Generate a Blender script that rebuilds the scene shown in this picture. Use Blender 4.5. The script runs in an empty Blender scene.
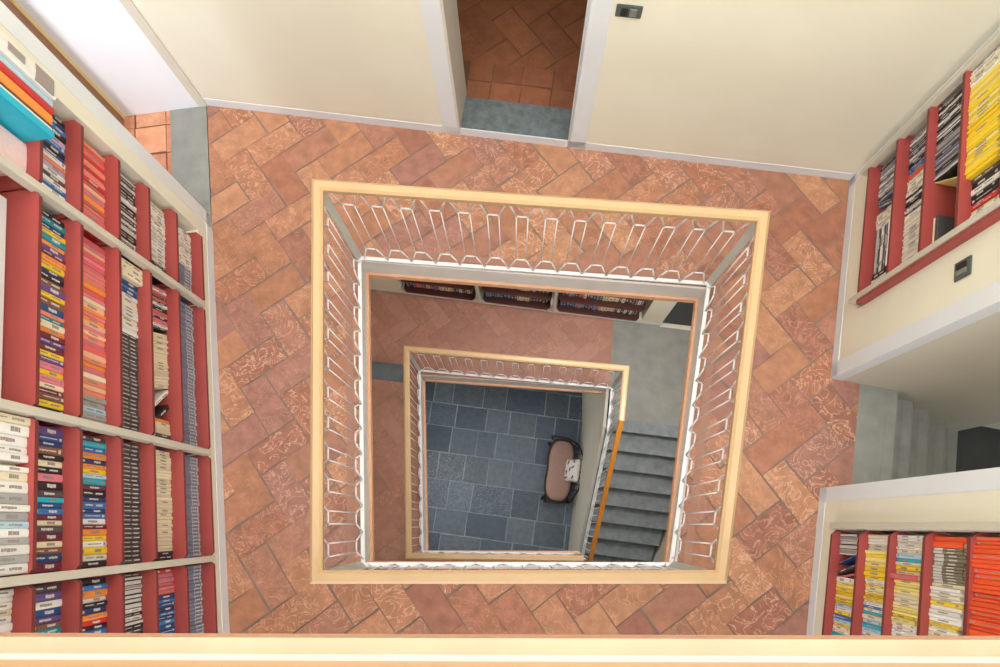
import bpy, bmesh, math, random
from mathutils import Vector, Matrix
rnd = random.Random(7)
SC = bpy.context.scene
COL = SC.collection

# ------------------------------------------------------------------ camera
FPX = 760.0
NAD = (513.1, 524.0)            # where straight down lands in the frame
CZ = 4.4                        # camera height over the gallery floor (z = 0)
ZB, ZC = -3.2, -6.0             # lower gallery, ground floor
dn = Vector((NAD[0] - 500, -(NAD[1] - 333.5), -FPX)).normalized()
Zw = -dn
Xw = (Vector((1, 0, 0)) - dn * dn[0]).normalized()
Yw = Zw.cross(Xw)
R3 = Matrix((Xw, Yw, Zw))
cam_d = bpy.data.cameras.new('camera')
cam_d.sensor_width = 36.0
cam_d.lens = FPX * 36.0 / 1000.0
cam_d.clip_start = 0.05
cam = bpy.data.objects.new('camera', cam_d)
COL.objects.link(cam)
cam.matrix_world = Matrix.Translation((0, 0, CZ)) @ R3.to_4x4()
SC.camera = cam
SC.view_settings.view_transform = 'Standard'
SC.view_settings.look = 'None'
SC.view_settings.gamma = 1
SC.view_settings.use_curve_mapping = False
SC.view_settings.exposure = 0.03


def ray(px, py):
    return R3 @ Vector((px - 500, 333.5 - py, -FPX))


def P(px, py, z=0.0):
    w = ray(px, py)
    k = (z - CZ) / w.z
    return Vector((w.x * k, w.y * k))


# ------------------------------------------------------------------ materials
def lin(c):
    return tuple((v / 255 / 12.92) if v / 255 <= 0.04045 else ((v / 255 + 0.055) / 1.055) ** 2.4 for v in c)


def mat(name, rgb, rough=0.6, var=0.06, scale=6.0, bump=0.0, bscale=40.0, metal=0.0, stretch=None, obj_color=False,
        attr=None, spec=0.35):
    m = bpy.data.materials.new(name)
    m.use_nodes = True
    nt = m.node_tree
    N = nt.nodes
    b = N['Principled BSDF']
    b.inputs['Roughness'].default_value = rough
    b.inputs['Metallic'].default_value = metal
    b.inputs['Specular IOR Level'].default_value = spec
    tc = N.new('ShaderNodeTexCoord')
    mp = N.new('ShaderNodeMapping')
    nt.links.new(tc.outputs['Object'], mp.inputs[0])
    if stretch:
        mp.inputs['Scale'].default_value = stretch
    nz = N.new('ShaderNodeTexNoise')
    nz.inputs['Scale'].default_value = scale
    nz.inputs['Detail'].default_value = 5
    nt.links.new(mp.outputs[0], nz.inputs['Vector'])
    mr = N.new('ShaderNodeMapRange')
    mr.inputs['From Min'].default_value = 0.25
    mr.inputs['From Max'].default_value = 0.75
    mr.inputs['To Min'].default_value = 1 - var
    mr.inputs['To Max'].default_value = 1 + var
    nt.links.new(nz.outputs['Fac'], mr.inputs['Value'])
    vm = N.new('ShaderNodeVectorMath')
    vm.operation = 'SCALE'
    if obj_color:
        oi = N.new('ShaderNodeObjectInfo')
        nt.links.new(oi.outputs['Color'], vm.inputs[0])
    elif attr:
        at = N.new('ShaderNodeAttribute')
        at.attribute_name = attr
        nt.links.new(at.outputs['Color'], vm.inputs[0])
    else:
        vm.inputs[0].default_value = lin(rgb)
    nt.links.new(mr.outputs[0], vm.inputs['Scale'])
    nt.links.new(vm.outputs[0], b.inputs['Base Color'])
    if bump:
        nb = N.new('ShaderNodeTexNoise')
        nb.inputs['Scale'].default_value = bscale
        nb.inputs['Detail'].default_value = 4
        nt.links.new(mp.outputs[0], nb.inputs['Vector'])
        bp = N.new('ShaderNodeBump')
        bp.inputs['Strength'].default_value = bump
        bp.inputs['Distance'].default_value = 0.01
        nt.links.new(nb.outputs['Fac'], bp.inputs['Height'])
        nt.links.new(bp.outputs[0], b.inputs['Normal'])
    return m


def tile_mat(name, vein_rgb, vein, mott, rough=0.5, vscale=9.0):
    """Tiles carry their own colour; pale or dark veins swirl through the body of the clay."""
    m = mat(name, (200, 130, 100), rough, mott, 14.0, 0.25, 30.0, attr='tile')
    nt = m.node_tree
    N = nt.nodes
    b = N['Principled BSDF']
    old = b.inputs['Base Color'].links[0].from_socket
    at = N.new('ShaderNodeAttribute')
    at.attribute_name = 'tile'
    at2 = N.new('ShaderNodeAttribute')
    at2.attribute_name = 'seed'
    tc = N.new('ShaderNodeTexCoord')
    ad = N.new('ShaderNodeVectorMath')
    ad.operation = 'MULTIPLY_ADD'
    ad.inputs[1].default_value = (30, 30, 30)
    nt.links.new(at2.outputs['Color'], ad.inputs[0])
    nt.links.new(tc.outputs['Object'], ad.inputs[2])
    nz = N.new('ShaderNodeTexNoise')
    nz.inputs['Scale'].default_value = vscale
    nz.inputs['Detail'].default_value = 3
    nz.inputs['Distortion'].default_value = 2.5
    nt.links.new(ad.outputs[0], nz.inputs['Vector'])
    # thin swirls where the noise crosses its middle
    sub = N.new('ShaderNodeMath'); sub.operation = 'SUBTRACT'; sub.inputs[1].default_value = 0.52
    ab = N.new('ShaderNodeMath'); ab.operation = 'ABSOLUTE'
    mr = N.new('ShaderNodeMapRange')
    mr.inputs['From Min'].default_value = 0.0
    mr.inputs['From Max'].default_value = 0.035
    mr.inputs['To Min'].default_value = 1.0
    mr.inputs['To Max'].default_value = 0.0
    nt.links.new(nz.outputs['Fac'], sub.inputs[0])
    nt.links.new(sub.outputs[0], ab.inputs[0])
    nt.links.new(ab.outputs[0], mr.inputs['Value'])
    mu = N.new('ShaderNodeMath'); mu.operation = 'MULTIPLY'
    nt.links.new(mr.outputs[0], mu.inputs[0])
    sx = N.new('ShaderNodeSeparateColor')
    nt.links.new(at2.outputs['Color'], sx.inputs[0])
    m2 = N.new('ShaderNodeMath'); m2.operation = 'MULTIPLY'; m2.inputs[1].default_value = vein
    nt.links.new(sx.outputs[2], m2.inputs[0])
    nt.links.new(m2.outputs[0], mu.inputs[1])
    mx = N.new('ShaderNodeMix'); mx.data_type = 'RGBA'
    nt.links.new(mu.outputs[0], mx.inputs['Factor'])
    nt.links.new(old, mx.inputs['A'])
    mx.inputs['B'].default_value = (*lin(vein_rgb), 1)
    nt.links.new(mx.outputs['Result'], b.inputs['Base Color'])
    return m


M = {}
M['cream'] = mat('cream_plaster', (234, 230, 213), 0.75, 0.025, 3.0, 0.06, 60)
M['paleblue'] = mat('pale_blue_white_paint', (226, 230, 236), 0.6, 0.02, 4.0, 0.05, 60)
M['white'] = mat('white_plaster', (236, 239, 246), 0.7, 0.02, 3.0)
M['beige'] = mat('beige_plaster', (212, 207, 194), 0.75, 0.04, 3.0, 0.06, 60)
M['terra'] = tile_mat('terracotta_tile', (222, 178, 148), 0.85, 0.22)
M['terra_dim'] = tile_mat('terracotta_tile_lower', (226, 176, 146), 0.4, 0.10)
M['slate'] = tile_mat('slate_slab', (176, 186, 196), 0.6, 0.25, 0.45, 16.0)
M['grout'] = mat('tile_grout', (138, 118, 106), 0.9, 0.15, 8)
M['slate_grout'] = mat('slate_grout', (140, 150, 156), 0.9, 0.3, 12)
M['wood'] = mat('light_varnished_wood', (200, 166, 126), 0.3, 0.06, 4.0, stretch=(1, 1, 1))
M['wood_o'] = mat('orange_varnished_wood', (214, 138, 48), 0.35, 0.08, 4.0)
M['edge'] = mat('peach_wood_edging', (226, 172, 136), 0.5, 0.07, 12)
M['greyband'] = mat('grey_fascia_paint', (222, 216, 212), 0.7, 0.05, 5)
M['metal'] = mat('white_painted_steel', (236, 236, 238), 0.4, 0.02, 5)
M['post'] = mat('grey_white_steel', (198, 196, 188), 0.45, 0.03, 5)
M['shelf_post'] = mat('pale_grey_shelf_upright', (204, 198, 184), 0.5, 0.03, 5)
M['red'] = mat('red_painted_shelf', (160, 70, 66), 0.45, 0.05, 6)
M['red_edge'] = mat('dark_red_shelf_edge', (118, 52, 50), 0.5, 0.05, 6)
M['stone'] = mat('grey_stone', (140, 140, 134), 0.7, 0.14, 9, 0.3, 40)
M['stone_t'] = mat('speckled_threshold_stone', (104, 112, 114), 0.65, 0.3, 26, 0.3, 60)
M['stone_d'] = mat('dark_grey_stone', (128, 134, 136), 0.65, 0.22, 16, 0.3, 40)
M['stone_b'] = mat('blue_grey_stone', (104, 110, 116), 0.7, 0.12, 9, 0.3, 40)
M['brown'] = mat('brown_door_wood', (150, 108, 84), 0.5, 0.12, 5, stretch=(14, 14, 1))
M['yellow_trim'] = mat('yellow_trim_paint', (236, 208, 140), 0.5, 0.04, 5)
M['dark'] = mat('unlit_passage_tone', (70, 60, 48), 0.8, 0.05, 3)  # dark colour stands in for the passage being unlit
M['book'] = mat('printed_book_cover', (255, 255, 255), 0.5, 0.05, 9, obj_color=True)
M['pages'] = mat('book_pages', (232, 224, 206), 0.85, 0.06, 30)
M['ink_w'] = mat('white_spine_print', (206, 202, 198), 0.6, 0.02)
M['ink_d'] = mat('dark_spine_print', (52, 50, 56), 0.6, 0.02)
M['iron'] = mat('dark_iron', (52, 42, 38), 0.5, 0.1, 20)
M['seat'] = mat('brown_seat_fabric', (168, 134, 120), 0.85, 0.06, 20, 0.2, 90)
M['pillow'] = mat('white_cushion_fabric', (232, 224, 218), 0.9, 0.03, 12)
M['print'] = mat('dark_cushion_print', (96, 74, 78), 0.9, 0.03, 12)
M['plate'] = mat('dark_switch_plate', (84, 92, 86), 0.45, 0.04)
M['plate_in'] = mat('grey_switch_rocker', (120, 128, 122), 0.45, 0.04)
M['plain_tile'] = tile_mat('brown_terracotta_tile', (200, 150, 120), 0.12, 0.18)
M['edge_l'] = mat('pale_peach_edging', (196, 152, 126), 0.5, 0.10, 5)
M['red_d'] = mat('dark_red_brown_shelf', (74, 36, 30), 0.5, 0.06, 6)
M['curb_shade'] = mat('curb_shade_strip', (164, 120, 102), 0.6, 0.1, 9)
M['brown_grout'] = mat('brown_tile_grout', (112, 78, 60), 0.9, 0.12, 8)
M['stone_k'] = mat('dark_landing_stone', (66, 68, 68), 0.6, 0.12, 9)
M['ink_m'] = mat('grey_spine_print', (156, 146, 142), 0.6, 0.02)
M['black'] = mat('black_plastic', (38, 40, 42), 0.4, 0.05)


# ------------------------------------------------------------------ builders
def wloc(o):
    v = Vector((0, 0, 0))
    while o:
        v += o.location
        o = o.parent
    return v


def obj(name, bm, mats, parent=None, smooth=False, origin=None):
    if not isinstance(mats, (list, tuple)):
        mats = [mats]
    bmesh.ops.recalc_face_normals(bm, faces=bm.faces[:])
    me = bpy.data.meshes.new(name)
    base = wloc(parent) if parent else Vector((0, 0, 0))
    org = Vector(origin) if origin is not None else base
    bmesh.ops.translate(bm, verts=bm.verts[:], vec=-org)
    bm.to_mesh(me)
    bm.free()
    for m in mats:
        me.materials.append(m)
    if smooth:
        for p in me.polygons:
            p.use_smooth = True
    o = bpy.data.objects.new(name, me)
    o.location = org - base
    COL.objects.link(o)
    if parent:
        o.parent = parent
    return o


def empty(name, loc, label, cat, group=None):
    o = bpy.data.objects.new(name, None)
    o.location = loc
    o.empty_display_size = 0.1
    COL.objects.link(o)
    return tag(o, label, cat, group)


def tag(o, label, cat, group=None):
    o['label'] = label
    o['category'] = cat
    if group:
        o['group'] = group
    return o


def struct(o):
    o['kind'] = 'structure'
    return o


def prism(bm, poly, z0, z1, mi=0):
    """poly: 2D points; vertical prism."""
    a = [bm.verts.new((p[0], p[1], z0)) for p in poly]
    b = [bm.verts.new((p[0], p[1], z1)) for p in poly]
    fs = [bm.faces.new(a), bm.faces.new(b)]
    n = len(poly)
    for i in range(n):
        fs.append(bm.faces.new((a[i], a[(i + 1) % n], b[(i + 1) % n], b[i])))
    for f in fs:
        f.material_index = mi
    return fs


def hexa(bm, c8, mi=0):
    v = [bm.verts.new(c) for c in c8]
    fs = [bm.faces.new([v[i] for i in q]) for q in
          ((0, 1, 2, 3), (4, 5, 6, 7), (0, 1, 5, 4), (1, 2, 6, 5), (2, 3, 7, 6), (3, 0, 4, 7))]
    for f in fs:
        f.material_index = mi
    return fs


class Frame:
    """A wall: O on the floor line, n into the room, s along the wall with s x n = up."""

    def __init__(self, O, n):
        self.O = Vector(O)
        self.n = Vector(n).normalized()
        self.s = Vector((self.n.y, -self.n.x))
        self.ang = math.atan2(self.s.y, self.s.x)

    def w(self, s, d, z):
        p = self.O + self.s * s + self.n * d
        return Vector((p.x, p.y, z))

    def sp(self, px, py, z=0.0):
        return (P(px, py, z) - self.O).dot(self.s)

    def dp(self, px, py, z=0.0):
        return (P(px, py, z) - self.O).dot(self.n)

    def hit(self, px, py, d=0.0):
        w = ray(px, py)
        w2 = Vector((w.x, w.y))
        k = (self.O.dot(self.n) + d) / w2.dot(self.n)
        return (w2 * k - self.O).dot(self.s), CZ + w.z * k

    def box(self, bm, s0, s1, d0, d1, z0, z1, mi=0):
        return hexa(bm, [self.w(s0, d0, z0), self.w(s1, d0, z0), self.w(s1, d1, z0), self.w(s0, d1, z0),
                         self.w(s0, d0, z1), self.w(s1, d0, z1), self.w(s1, d1, z1), self.w(s0, d1, z1)], mi)


def tube(bm, pts, r, n=6, closed=False, mi=0):
    pts = [Vector(p) for p in pts]
    rings = []
    m = len(pts)
    up = None
    for i, p in enumerate(pts):
        if closed:
            t = (pts[(i + 1) % m] - pts[i - 1]).normalized()
        elif i == 0:
            t = (pts[1] - p).normalized()
        elif i == m - 1:
            t = (p - pts[i - 1]).normalized()
        else:
            t = ((pts[i + 1] - p).normalized() + (p - pts[i - 1]).normalized()).normalized()
        if up is None:
            up = Vector((0, 0, 1)) if abs(t.z) < 0.9 else Vector((1, 0, 0))
        a = (up - t * up.dot(t)).normalized()
        up = a
        b = t.cross(a)
        rr = r[i] if isinstance(r, (list, tuple)) else r
        rings.append([bm.verts.new(p + (a * math.cos(2 * math.pi * k / n) + b * math.sin(2 * math.pi * k / n)) * rr)
                      for k in range(n)])
    for i in range(m if closed else m - 1):
        A, B = rings[i], rings[(i + 1) % m]
        for k in range(n):
            f = bm.faces.new((A[k], A[(k + 1) % n], B[(k + 1) % n], B[k]))
            f.material_index = mi
            f.smooth = True
    if not closed:
        bm.faces.new(rings[0]).material_index = mi
        bm.faces.new(rings[-1]).material_index = mi


def sweep(bm, a, b, prof, na, nb, mi=0):
    """profile (across, up) carried from a to b; na / nb give the across direction at each end (mitres)."""
    A = [bm.verts.new(Vector(a) + Vector((na[0] * u, na[1] * u, v))) for u, v in prof]
    B = [bm.verts.new(Vector(b) + Vector((nb[0] * u, nb[1] * u, v))) for u, v in prof]
    n = len(prof)
    for k in range(n):
        bm.faces.new((A[k], A[(k + 1) % n], B[(k + 1) % n], B[k])).material_index = mi
    bm.faces.new(A).material_index = mi
    bm.faces.new(B).material_index = mi


def clip(poly, p, n, keep_neg=True):
    """Keep the part of convex poly with (x-p).n <= 0 (or >= 0)."""
    sg = 1 if keep_neg else -1
    out = []
    for i in range(len(poly)):
        a, b = poly[i], poly[(i + 1) % len(poly)]
        da, db = sg * (a - p).dot(n), sg * (b - p).dot(n)
        if da <= 0:
            out.append(a)
        if da * db < 0:
            out.append(a + (b - a) * (da / (da - db)))
    return out


def area2(poly):
    return sum(poly[i].x * poly[(i + 1) % len(poly)].y - poly[(i + 1) % len(poly)].x * poly[i].y for i in range(len(poly))) / 2


def ccw(poly):
    poly = [Vector(p) for p in poly]
    return poly if area2(poly) > 0 else poly[::-1]


def edges_out(poly):
    poly = ccw(poly)
    for i in range(len(poly)):
        a, b = poly[i], poly[(i + 1) % len(poly)]
        d = (b - a).normalized()
        yield a, Vector((d.y, -d.x))


def inside(poly, region):
    for p, n in edges_out(region):
        poly = clip(poly, p, n, True)
        if len(poly) < 3:
            return []
    return poly


def minus(poly, hole):
    """Convex pieces of poly outside a convex hole."""
    res = []
    rest = poly
    for p, n in edges_out(hole):
        o = clip(rest, p, n, False)
        if len(o) >= 3 and abs(area2(o)) > 1e-5:
            res.append(o)
        rest = clip(rest, p, n, True)
        if len(rest) < 3:
            break
    return res


def grow(poly, d):
    poly = ccw(poly)
    n = len(poly)
    L = list(edges_out(poly))
    out = []
    for i in range(n):
        (p1, n1), (p2, n2) = L[i - 1], L[i]
        # intersection of the shifted edge lines meeting at vertex i
        c1, c2 = p1.dot(n1) + d, p2.dot(n2) + d
        det = n1.x * n2.y - n1.y * n2.x
        out.append(Vector(((c1 * n2.y - c2 * n1.y) / det, (n1.x * c2 - n2.x * c1) / det)))
    return out


def tiles(bm, regions, hole, z, brick, ang, pick, joint=0.0032, square=False):
    """Lay bricks in herringbone (or plain squares) clipped to convex regions."""
    lay = bm.loops.layers.float_color.get('tile') or bm.loops.layers.float_color.new('tile')
    sd = bm.loops.layers.float_color.get('seed') or bm.loops.layers.float_color.new('seed')
    ca, sa = math.cos(ang), math.sin(ang)
    e1, e2 = Vector((ca, sa)), Vector((-sa, ca))
    pts = [p for r in regions for p in r]
    cx = Vector((sum(p.x for p in pts) / len(pts), sum(p.y for p in pts) / len(pts)))
    rad = max((p - cx).length for p in pts) + brick * 3
    n = int(rad / brick) + 3
    recs = []
    if square:
        for i in range(-n, n):
            for j in range(-n, n):
                recs.append((i, j, i + 1, j + 1))
    else:
        for k in range(-2 * n, 2 * n):
            for m in range(-n, n):
                x, y = k + 4 * m, -k
                if abs(x) <= n + 4 and abs(y) <= n + 4:
                    recs.append((x, y, x + 2, y + 1))
                    recs.append((x + 2, y, x + 3, y + 2))
    for (x0, y0, x1, y1) in recs:
        jx = lambda: rnd.uniform(-.005, .005)
        base = [(x0 * brick + joint, y0 * brick + joint), (x1 * brick - joint, y0 * brick + joint),
                (x1 * brick - joint, y1 * brick - joint), (x0 * brick + joint, y1 * brick - joint)]
        quad = [cx + e1 * (u + jx()) + e2 * (v + jx()) for u, v in base]
        col, seed = pick(), (rnd.random(), rnd.random(), rnd.random() ** 1.5)
        for reg in regions:
            q = inside(quad, reg)
            if len(q) < 3:
                continue
            for piece in (minus(q, hole) if hole else [q]):
                if abs(area2(piece)) < 2e-5:
                    continue
                zz = z + rnd.uniform(0, .0012)
                f = bm.faces.new([bm.verts.new((p.x, p.y, zz)) for p in piece])
                for l in f.loops:
                    l[lay] = (*col, 1)
                    l[sd] = (*seed, 1)


def picker(cols, jit=0.10):
    cs = [lin(c) for c in cols]

    def f():
        c = rnd.choice(cs)
        k = 1 + rnd.uniform(-jit, jit)
        return tuple(min(1, v * k) for v in c)
    return f


# ------------------------------------------------------------------ plan of the gallery level
TL, TR = P(207, 105), P(850, 180)
LBd = (P(228, 632) - P(206, 105)).normalized()
LB = TL + LBd * 4.6
RBd = (P(806, 640) - TR).normalized()
RB = TR + RBd * 4.2
WALL_TOP = 9.4
FL = Frame(TL, Vector((-LBd.y, LBd.x)))          # left wall, s toward the viewer
FB = Frame(TR, Vector(((TL - TR).y * -1, (TL - TR).x)))
if FB.n.y > 0:
    FB = Frame(TR, -FB.n)
FR = Frame(RB, Vector((RBd.y, -RBd.x)))
if FR.n.x > 0:
    FR = Frame(RB, -FR.n)
if FL.n.x < 0:
    FL = Frame(TL, -FL.n)
LENR = (TR - RB).length
LENB = (TR - TL).length

well = [P(370, 277, -.25), P(694, 303, -.25), P(663, 562, -.25), P(374.5, 561, -.25)]
well_f = grow(well, 0.028)                         # fascia plane behind the edging

# gallery floor
bm = bmesh.new()
terra_cols = [(172, 119, 91), (167, 114, 86), (176, 123, 94), (162, 107, 84), (168, 116, 94), (156, 103, 84),
              (180, 128, 97), (164, 113, 92), (159, 110, 96)]
outer = ccw([TL - FL.n * 0.0, LB, RB, TR])
# the tiles run a little way into the stair opening
so1, so2 = FR.sp(818.5, 488.5), FR.sp(831, 378)
d_stone = FR.dp(856, 430)
stub = ccw([FR.w(so1, 0, 0).xy, FR.w(so2, 0, 0).xy, FR.w(so2, d_stone, 0).xy, FR.w(so1, d_stone, 0).xy])
tiles(bm, [outer, stub], well_f, 0.0, 0.166, math.radians(35.5), picker(terra_cols, .04))
bm2 = bmesh.new()
for pc in minus(outer, well_f) + [stub]:
    prism(bm2, pc, -.25, -.004)
struct(obj('floor', bm, M['terra']))
slab = struct(obj('floor_slab', bm2, [M['grout']]))
slab.data.materials[0] = M['grout']

# fascia + edging of the well
def ring_trim(name, poly_in, poly_out, z0, z1, m):
    b = bmesh.new()
    po, pi = ccw(poly_out), ccw(poly_in)
    n = len(po)
    for i in range(n):
        prism(b, [po[i], po[(i + 1) % n], pi[(i + 1) % n], pi[i]], z0, z1)
    return struct(obj(name, b, m))


ring_trim('trim_1', grow(well, .016), grow(well, .030), -.25, -.001, M['greyband'])
ring_trim('trim_2', well, grow(well, .016), -.255, -.20, M['edge'])


ring_trim('trim_13', grow(well, .062), grow(well, .105), -.01, .0035, M['curb_shade'])  # brown strip painted in for the shade along the well curb


# ------------------------------------------------------------------ walls of the gallery level
def wall_pieces(F, pieces, m, name):
    b = bmesh.new()
    for p in pieces:
        F.box(b, *p)
    return struct(obj(name, b, m))


TH = 0.27
# left wall: doorway beside the corner, then a long book niche
sj = FL.sp(209, 218)
n0 = FL.sp(206, 229, .22)
n1 = 4.4
NB_L, NT_L = .225, 2.62
wall_pieces(FL, [
    (-.3, .006, -TH, 0, 0, WALL_TOP),
    (.006, sj, -TH, 0, 2.35, WALL_TOP),
    (sj, n0, -TH, 0, 0, WALL_TOP),
    (n0, n1, -TH, 0, 0, NB_L),
    (n0, n1, -TH, 0, NT_L, WALL_TOP),
    (n0, n1, -TH, -.245, NB_L, NT_L),
    (n1, n1 + .3, -TH, 0, 0, WALL_TOP)], M['cream'], 'wall_left')
bz = .10
b = bmesh.new()
FL.box(b, sj, n1, -.002, .0025, 0, bz)
struct(obj('baseboard_left', b, M['paleblue']))
b = bmesh.new()
FL.box(b, sj - .006, sj + .085, -TH, .0025, 0, 2.4)
struct(obj('trim_3', b, M['paleblue']))
b = bmesh.new()
FL.box(b, -.01, .009, -.05, .0025, 0, 2.4)
struct(obj('trim_14', b, M['beige']))
b = bmesh.new()
FL.box(b, -.01, .0075, -TH - .01, -.05, 0, 2.4)
struct(obj('trim_15', b, M['white']))
b = bmesh.new()
FL.box(b, .006, sj - .006, -.24, -.004, -.02, .004)
struct(obj('floor_threshold', b, M['stone']))

# vestibule behind the left doorway
vest = [FL.w(.0, -.24, 0).xy, FL.w(2.2, -.24, 0).xy, FL.w(2.2, -1.5, 0).xy, FL.w(.0, -1.5, 0).xy]
b = bmesh.new()
tiles(b, [ccw(vest)], None, -.002, 0.2, FL.ang, picker([(206, 140, 108), (214, 150, 116), (198, 132, 104)]), square=True)
prism(b, vest, -.2, -.005, 1)
struct(obj('floor_vestibule', b, [M['terra'], M['brown_grout']]))
wall_pieces(FL, [(-.16, .0065, -1.6, -TH + .002, 0, WALL_TOP), (2.2, 2.3, -1.6, -TH, 0, 2.8),
                 (.0, 2.3, -1.7, -1.5, 0, 2.8)], M['white'], 'wall_vestibule')
b = bmesh.new()
FL.box(b, -.1, 2.3, -1.7, -TH, 2.8, 2.9)
struct(obj('ceiling_vestibule', b, M['white']))
# brown wooden door standing open inside it
dd = FL.dp(124, 106)
door = empty('door_1', FL.w(.06, dd, 0), 'brown wooden inner door frame with yellow edge seen beyond the corner doorway', 'door')
door['kind'] = 'structure'
b = bmesh.new()
FL.box(b, .03, .13, dd - .05, dd, 0.004, 2.1)
obj('door_frame', b, M['brown'], door)
b = bmesh.new()
FL.box(b, .80, .90, dd - .05, dd, 0.004, 2.1)
FL.box(b, .03, .90, dd - .05, dd, 2.1, 2.2)
obj('door_frame', b, M['brown'], door)
b = bmesh.new()
FL.box(b, .008, .03, dd - .05, dd + .006, 0.002, 2.1)
obj('door_edge', b, M['yellow_trim'], door)

# back wall with its doorway
sd2, sd1 = FB.sp(461, 131), FB.sp(568, 144)      # s grows toward the left corner
lo, hi = min(sd1, sd2), max(sd1, sd2)
wall_pieces(FB, [(-.3, lo, -TH, 0, -.25, WALL_TOP), (hi, LENB + .1, -TH, 0, -.25, WALL_TOP),
                 (lo, hi, -TH, 0, 2.35, WALL_TOP), (lo, hi, -TH, 0, -.25, .03)], M['cream'], 'wall_back')
b = bmesh.new()
FB.box(b, 0, LENB, -.002, .0025, 0, .085)
struct(obj('baseboard_back', b, M['paleblue']))
b = bmesh.new()
FB.box(b, lo - .11, lo, -.002, .0025, 0, 2.45)
FB.box(b, hi, hi + .11, -.002, .0025, 0, 2.45)
FB.box(b, lo - .012, lo + .003, -TH, .0025, 0, 2.35)
struct(obj('trim_4', b, M['paleblue']))
b = bmesh.new()
FB.box(b, hi - .003, hi + .012, -TH, .0055, 0, 2.35)
struct(obj('trim_5', b, M['beige']))
b = bmesh.new()
FB.box(b, lo, hi, -.235, -.004, .0, .06)
struct(obj('floor_threshold', b, M['stone_t']))
b = bmesh.new()
rm = [FB.w(lo, -.235, 0).xy, FB.w(hi, -.235, 0).xy, FB.w(hi, -.5, 0).xy, FB.w(lo, -.5, 0).xy]
brown_cols = [(148, 92, 62), (142, 88, 58), (152, 96, 64), (138, 84, 56)]
tiles(b, [ccw(rm)], None, .05, .195, FB.ang, picker(brown_cols, .04), square=True)
rm2 = [FB.w(lo - .8, -.5, 0).xy, FB.w(hi + .8, -.5, 0).xy, FB.w(hi + .8, -3, 0).xy, FB.w(lo - .8, -3, 0).xy]
tiles(b, [ccw(rm2)], None, .05, .166, math.radians(36), picker(brown_cols, .04))
prism(b, [FB.w(lo - .8, -.2, 0).xy, FB.w(hi + .8, -.2, 0).xy, FB.w(hi + .8, -3, 0).xy, FB.w(lo - .8, -3, 0).xy], -.2, .047, 1)
struct(obj('floor_back_room', b, [M['plain_tile'], M['brown_grout']]))
wall_pieces(FB, [(lo - .9, lo - .8, -3, -TH, 0, 2.6), (hi + .8, hi + .9, -3, -TH, 0, 2.6),
                 (lo - .9, hi + .9, -3.1, -3, 0, 2.6)], M['beige'], 'wall_back_room')
b = bmesh.new()
FB.box(b, lo - .9, hi + .9, -3.1, -TH, 2.6, 2.7)
struct(obj('ceiling_back_room', b, M['beige']))

# right wall: book niche by the corner, stair opening, second niche by the viewer
NU0, NU1 = FR.sp(856, 308, .30), LENR - .075
NBU, NTU = .27, 2.6
NL1 = FR.sp(830, 521, .33)
NL0 = .35
NBL = .27
wall_pieces(FR, [
    (LENR - .075, LENR + .3, -TH, 0, -.25, WALL_TOP),
    (NU0, NU1, -TH, 0, -.25, NBU), (NU0, NU1, -TH, 0, NTU, WALL_TOP), (NU0, NU1, -TH, -.25, NBU, NTU),
    (so2, NU0, -TH, 0, -.25, WALL_TOP),
    (so1, so2, -TH, 0, 2.4, WALL_TOP),
    (NL1, so1, -TH, 0, -.25, WALL_TOP),
    (NL0, NL1, -TH, 0, -.25, NBL), (NL0, NL1, -TH, 0, NTU, WALL_TOP), (NL0, NL1, -TH, -.25, NBL, NTU),
    (-.3, NL0, -TH, 0, -.25, WALL_TOP)], M['cream'], 'wall_right')
b = bmesh.new()
FR.box(b, so2, LENR, -.002, .0025, 0, .09)
FR.box(b, NL0, so1, -.002, .0025, 0, .09)
struct(obj('baseboard_right', b, M['paleblue']))
b = bmesh.new()
FR.box(b, LENR - .06, LENR, -.002, .0025, 0, 3)
FR.box(b, so2 - .004, so2 + .085, -.06, .0025, 0, 2.5)
FR.box(b, so1 - .075, so1 + .004, -.06, .0025, 0, 2.5)
struct(obj('trim_6', b, M['paleblue']))

# side stair going down behind the opening
nose = [(893, 0.0), (909, -.18), (926, -.36), (943, -.54), (956, -.72)]
ds = [FR.dp(x, 430, z) for x, z in nose]
st = empty('staircase', FR.w((so1 + so2) / 2, d_stone, 0), 'grey stone steps going down to the right behind the opening', 'stairs')
prev = d_stone
for i, (d, (x, z)) in enumerate(zip(ds, nose)):
    b = bmesh.new()
    FR.box(b, so1 + .001, so2 - .001, d, prev + (.0 if i == 0 else .0), z - (.25 if i == 0 else .4), z)
    FR.box(b, so1 + .002, so2 - .002, d - .012, d + .05, z - .035, z + .0015)
    obj('step', b, M['stone'], st)
    prev = d
zl = -.9
b = bmesh.new()
FR.box(b, so1 - .3, so2 + 1.2, prev - 1.6, prev - .001, zl - .2, zl)
struct(obj('floor_landing', b, M['stone_k']))
wall_pieces(FR, [(so2 - .003, so2 + .08, prev - .02, -.062, -1.3, 3.2), (so1 - .1, so1, prev - .3, -TH + .001, -1.3, 3.2)], M['beige'], 'wall_stair_side')
wall_pieces(FR, [(so2 + .10, so2 + .2, prev - 1.7, prev - .02, zl, 3.2), (so1 - .3, so2 + 1.3, prev - 1.8, prev - 1.6, zl, 3.2)], M['cream'], 'wall_landing')

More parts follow.
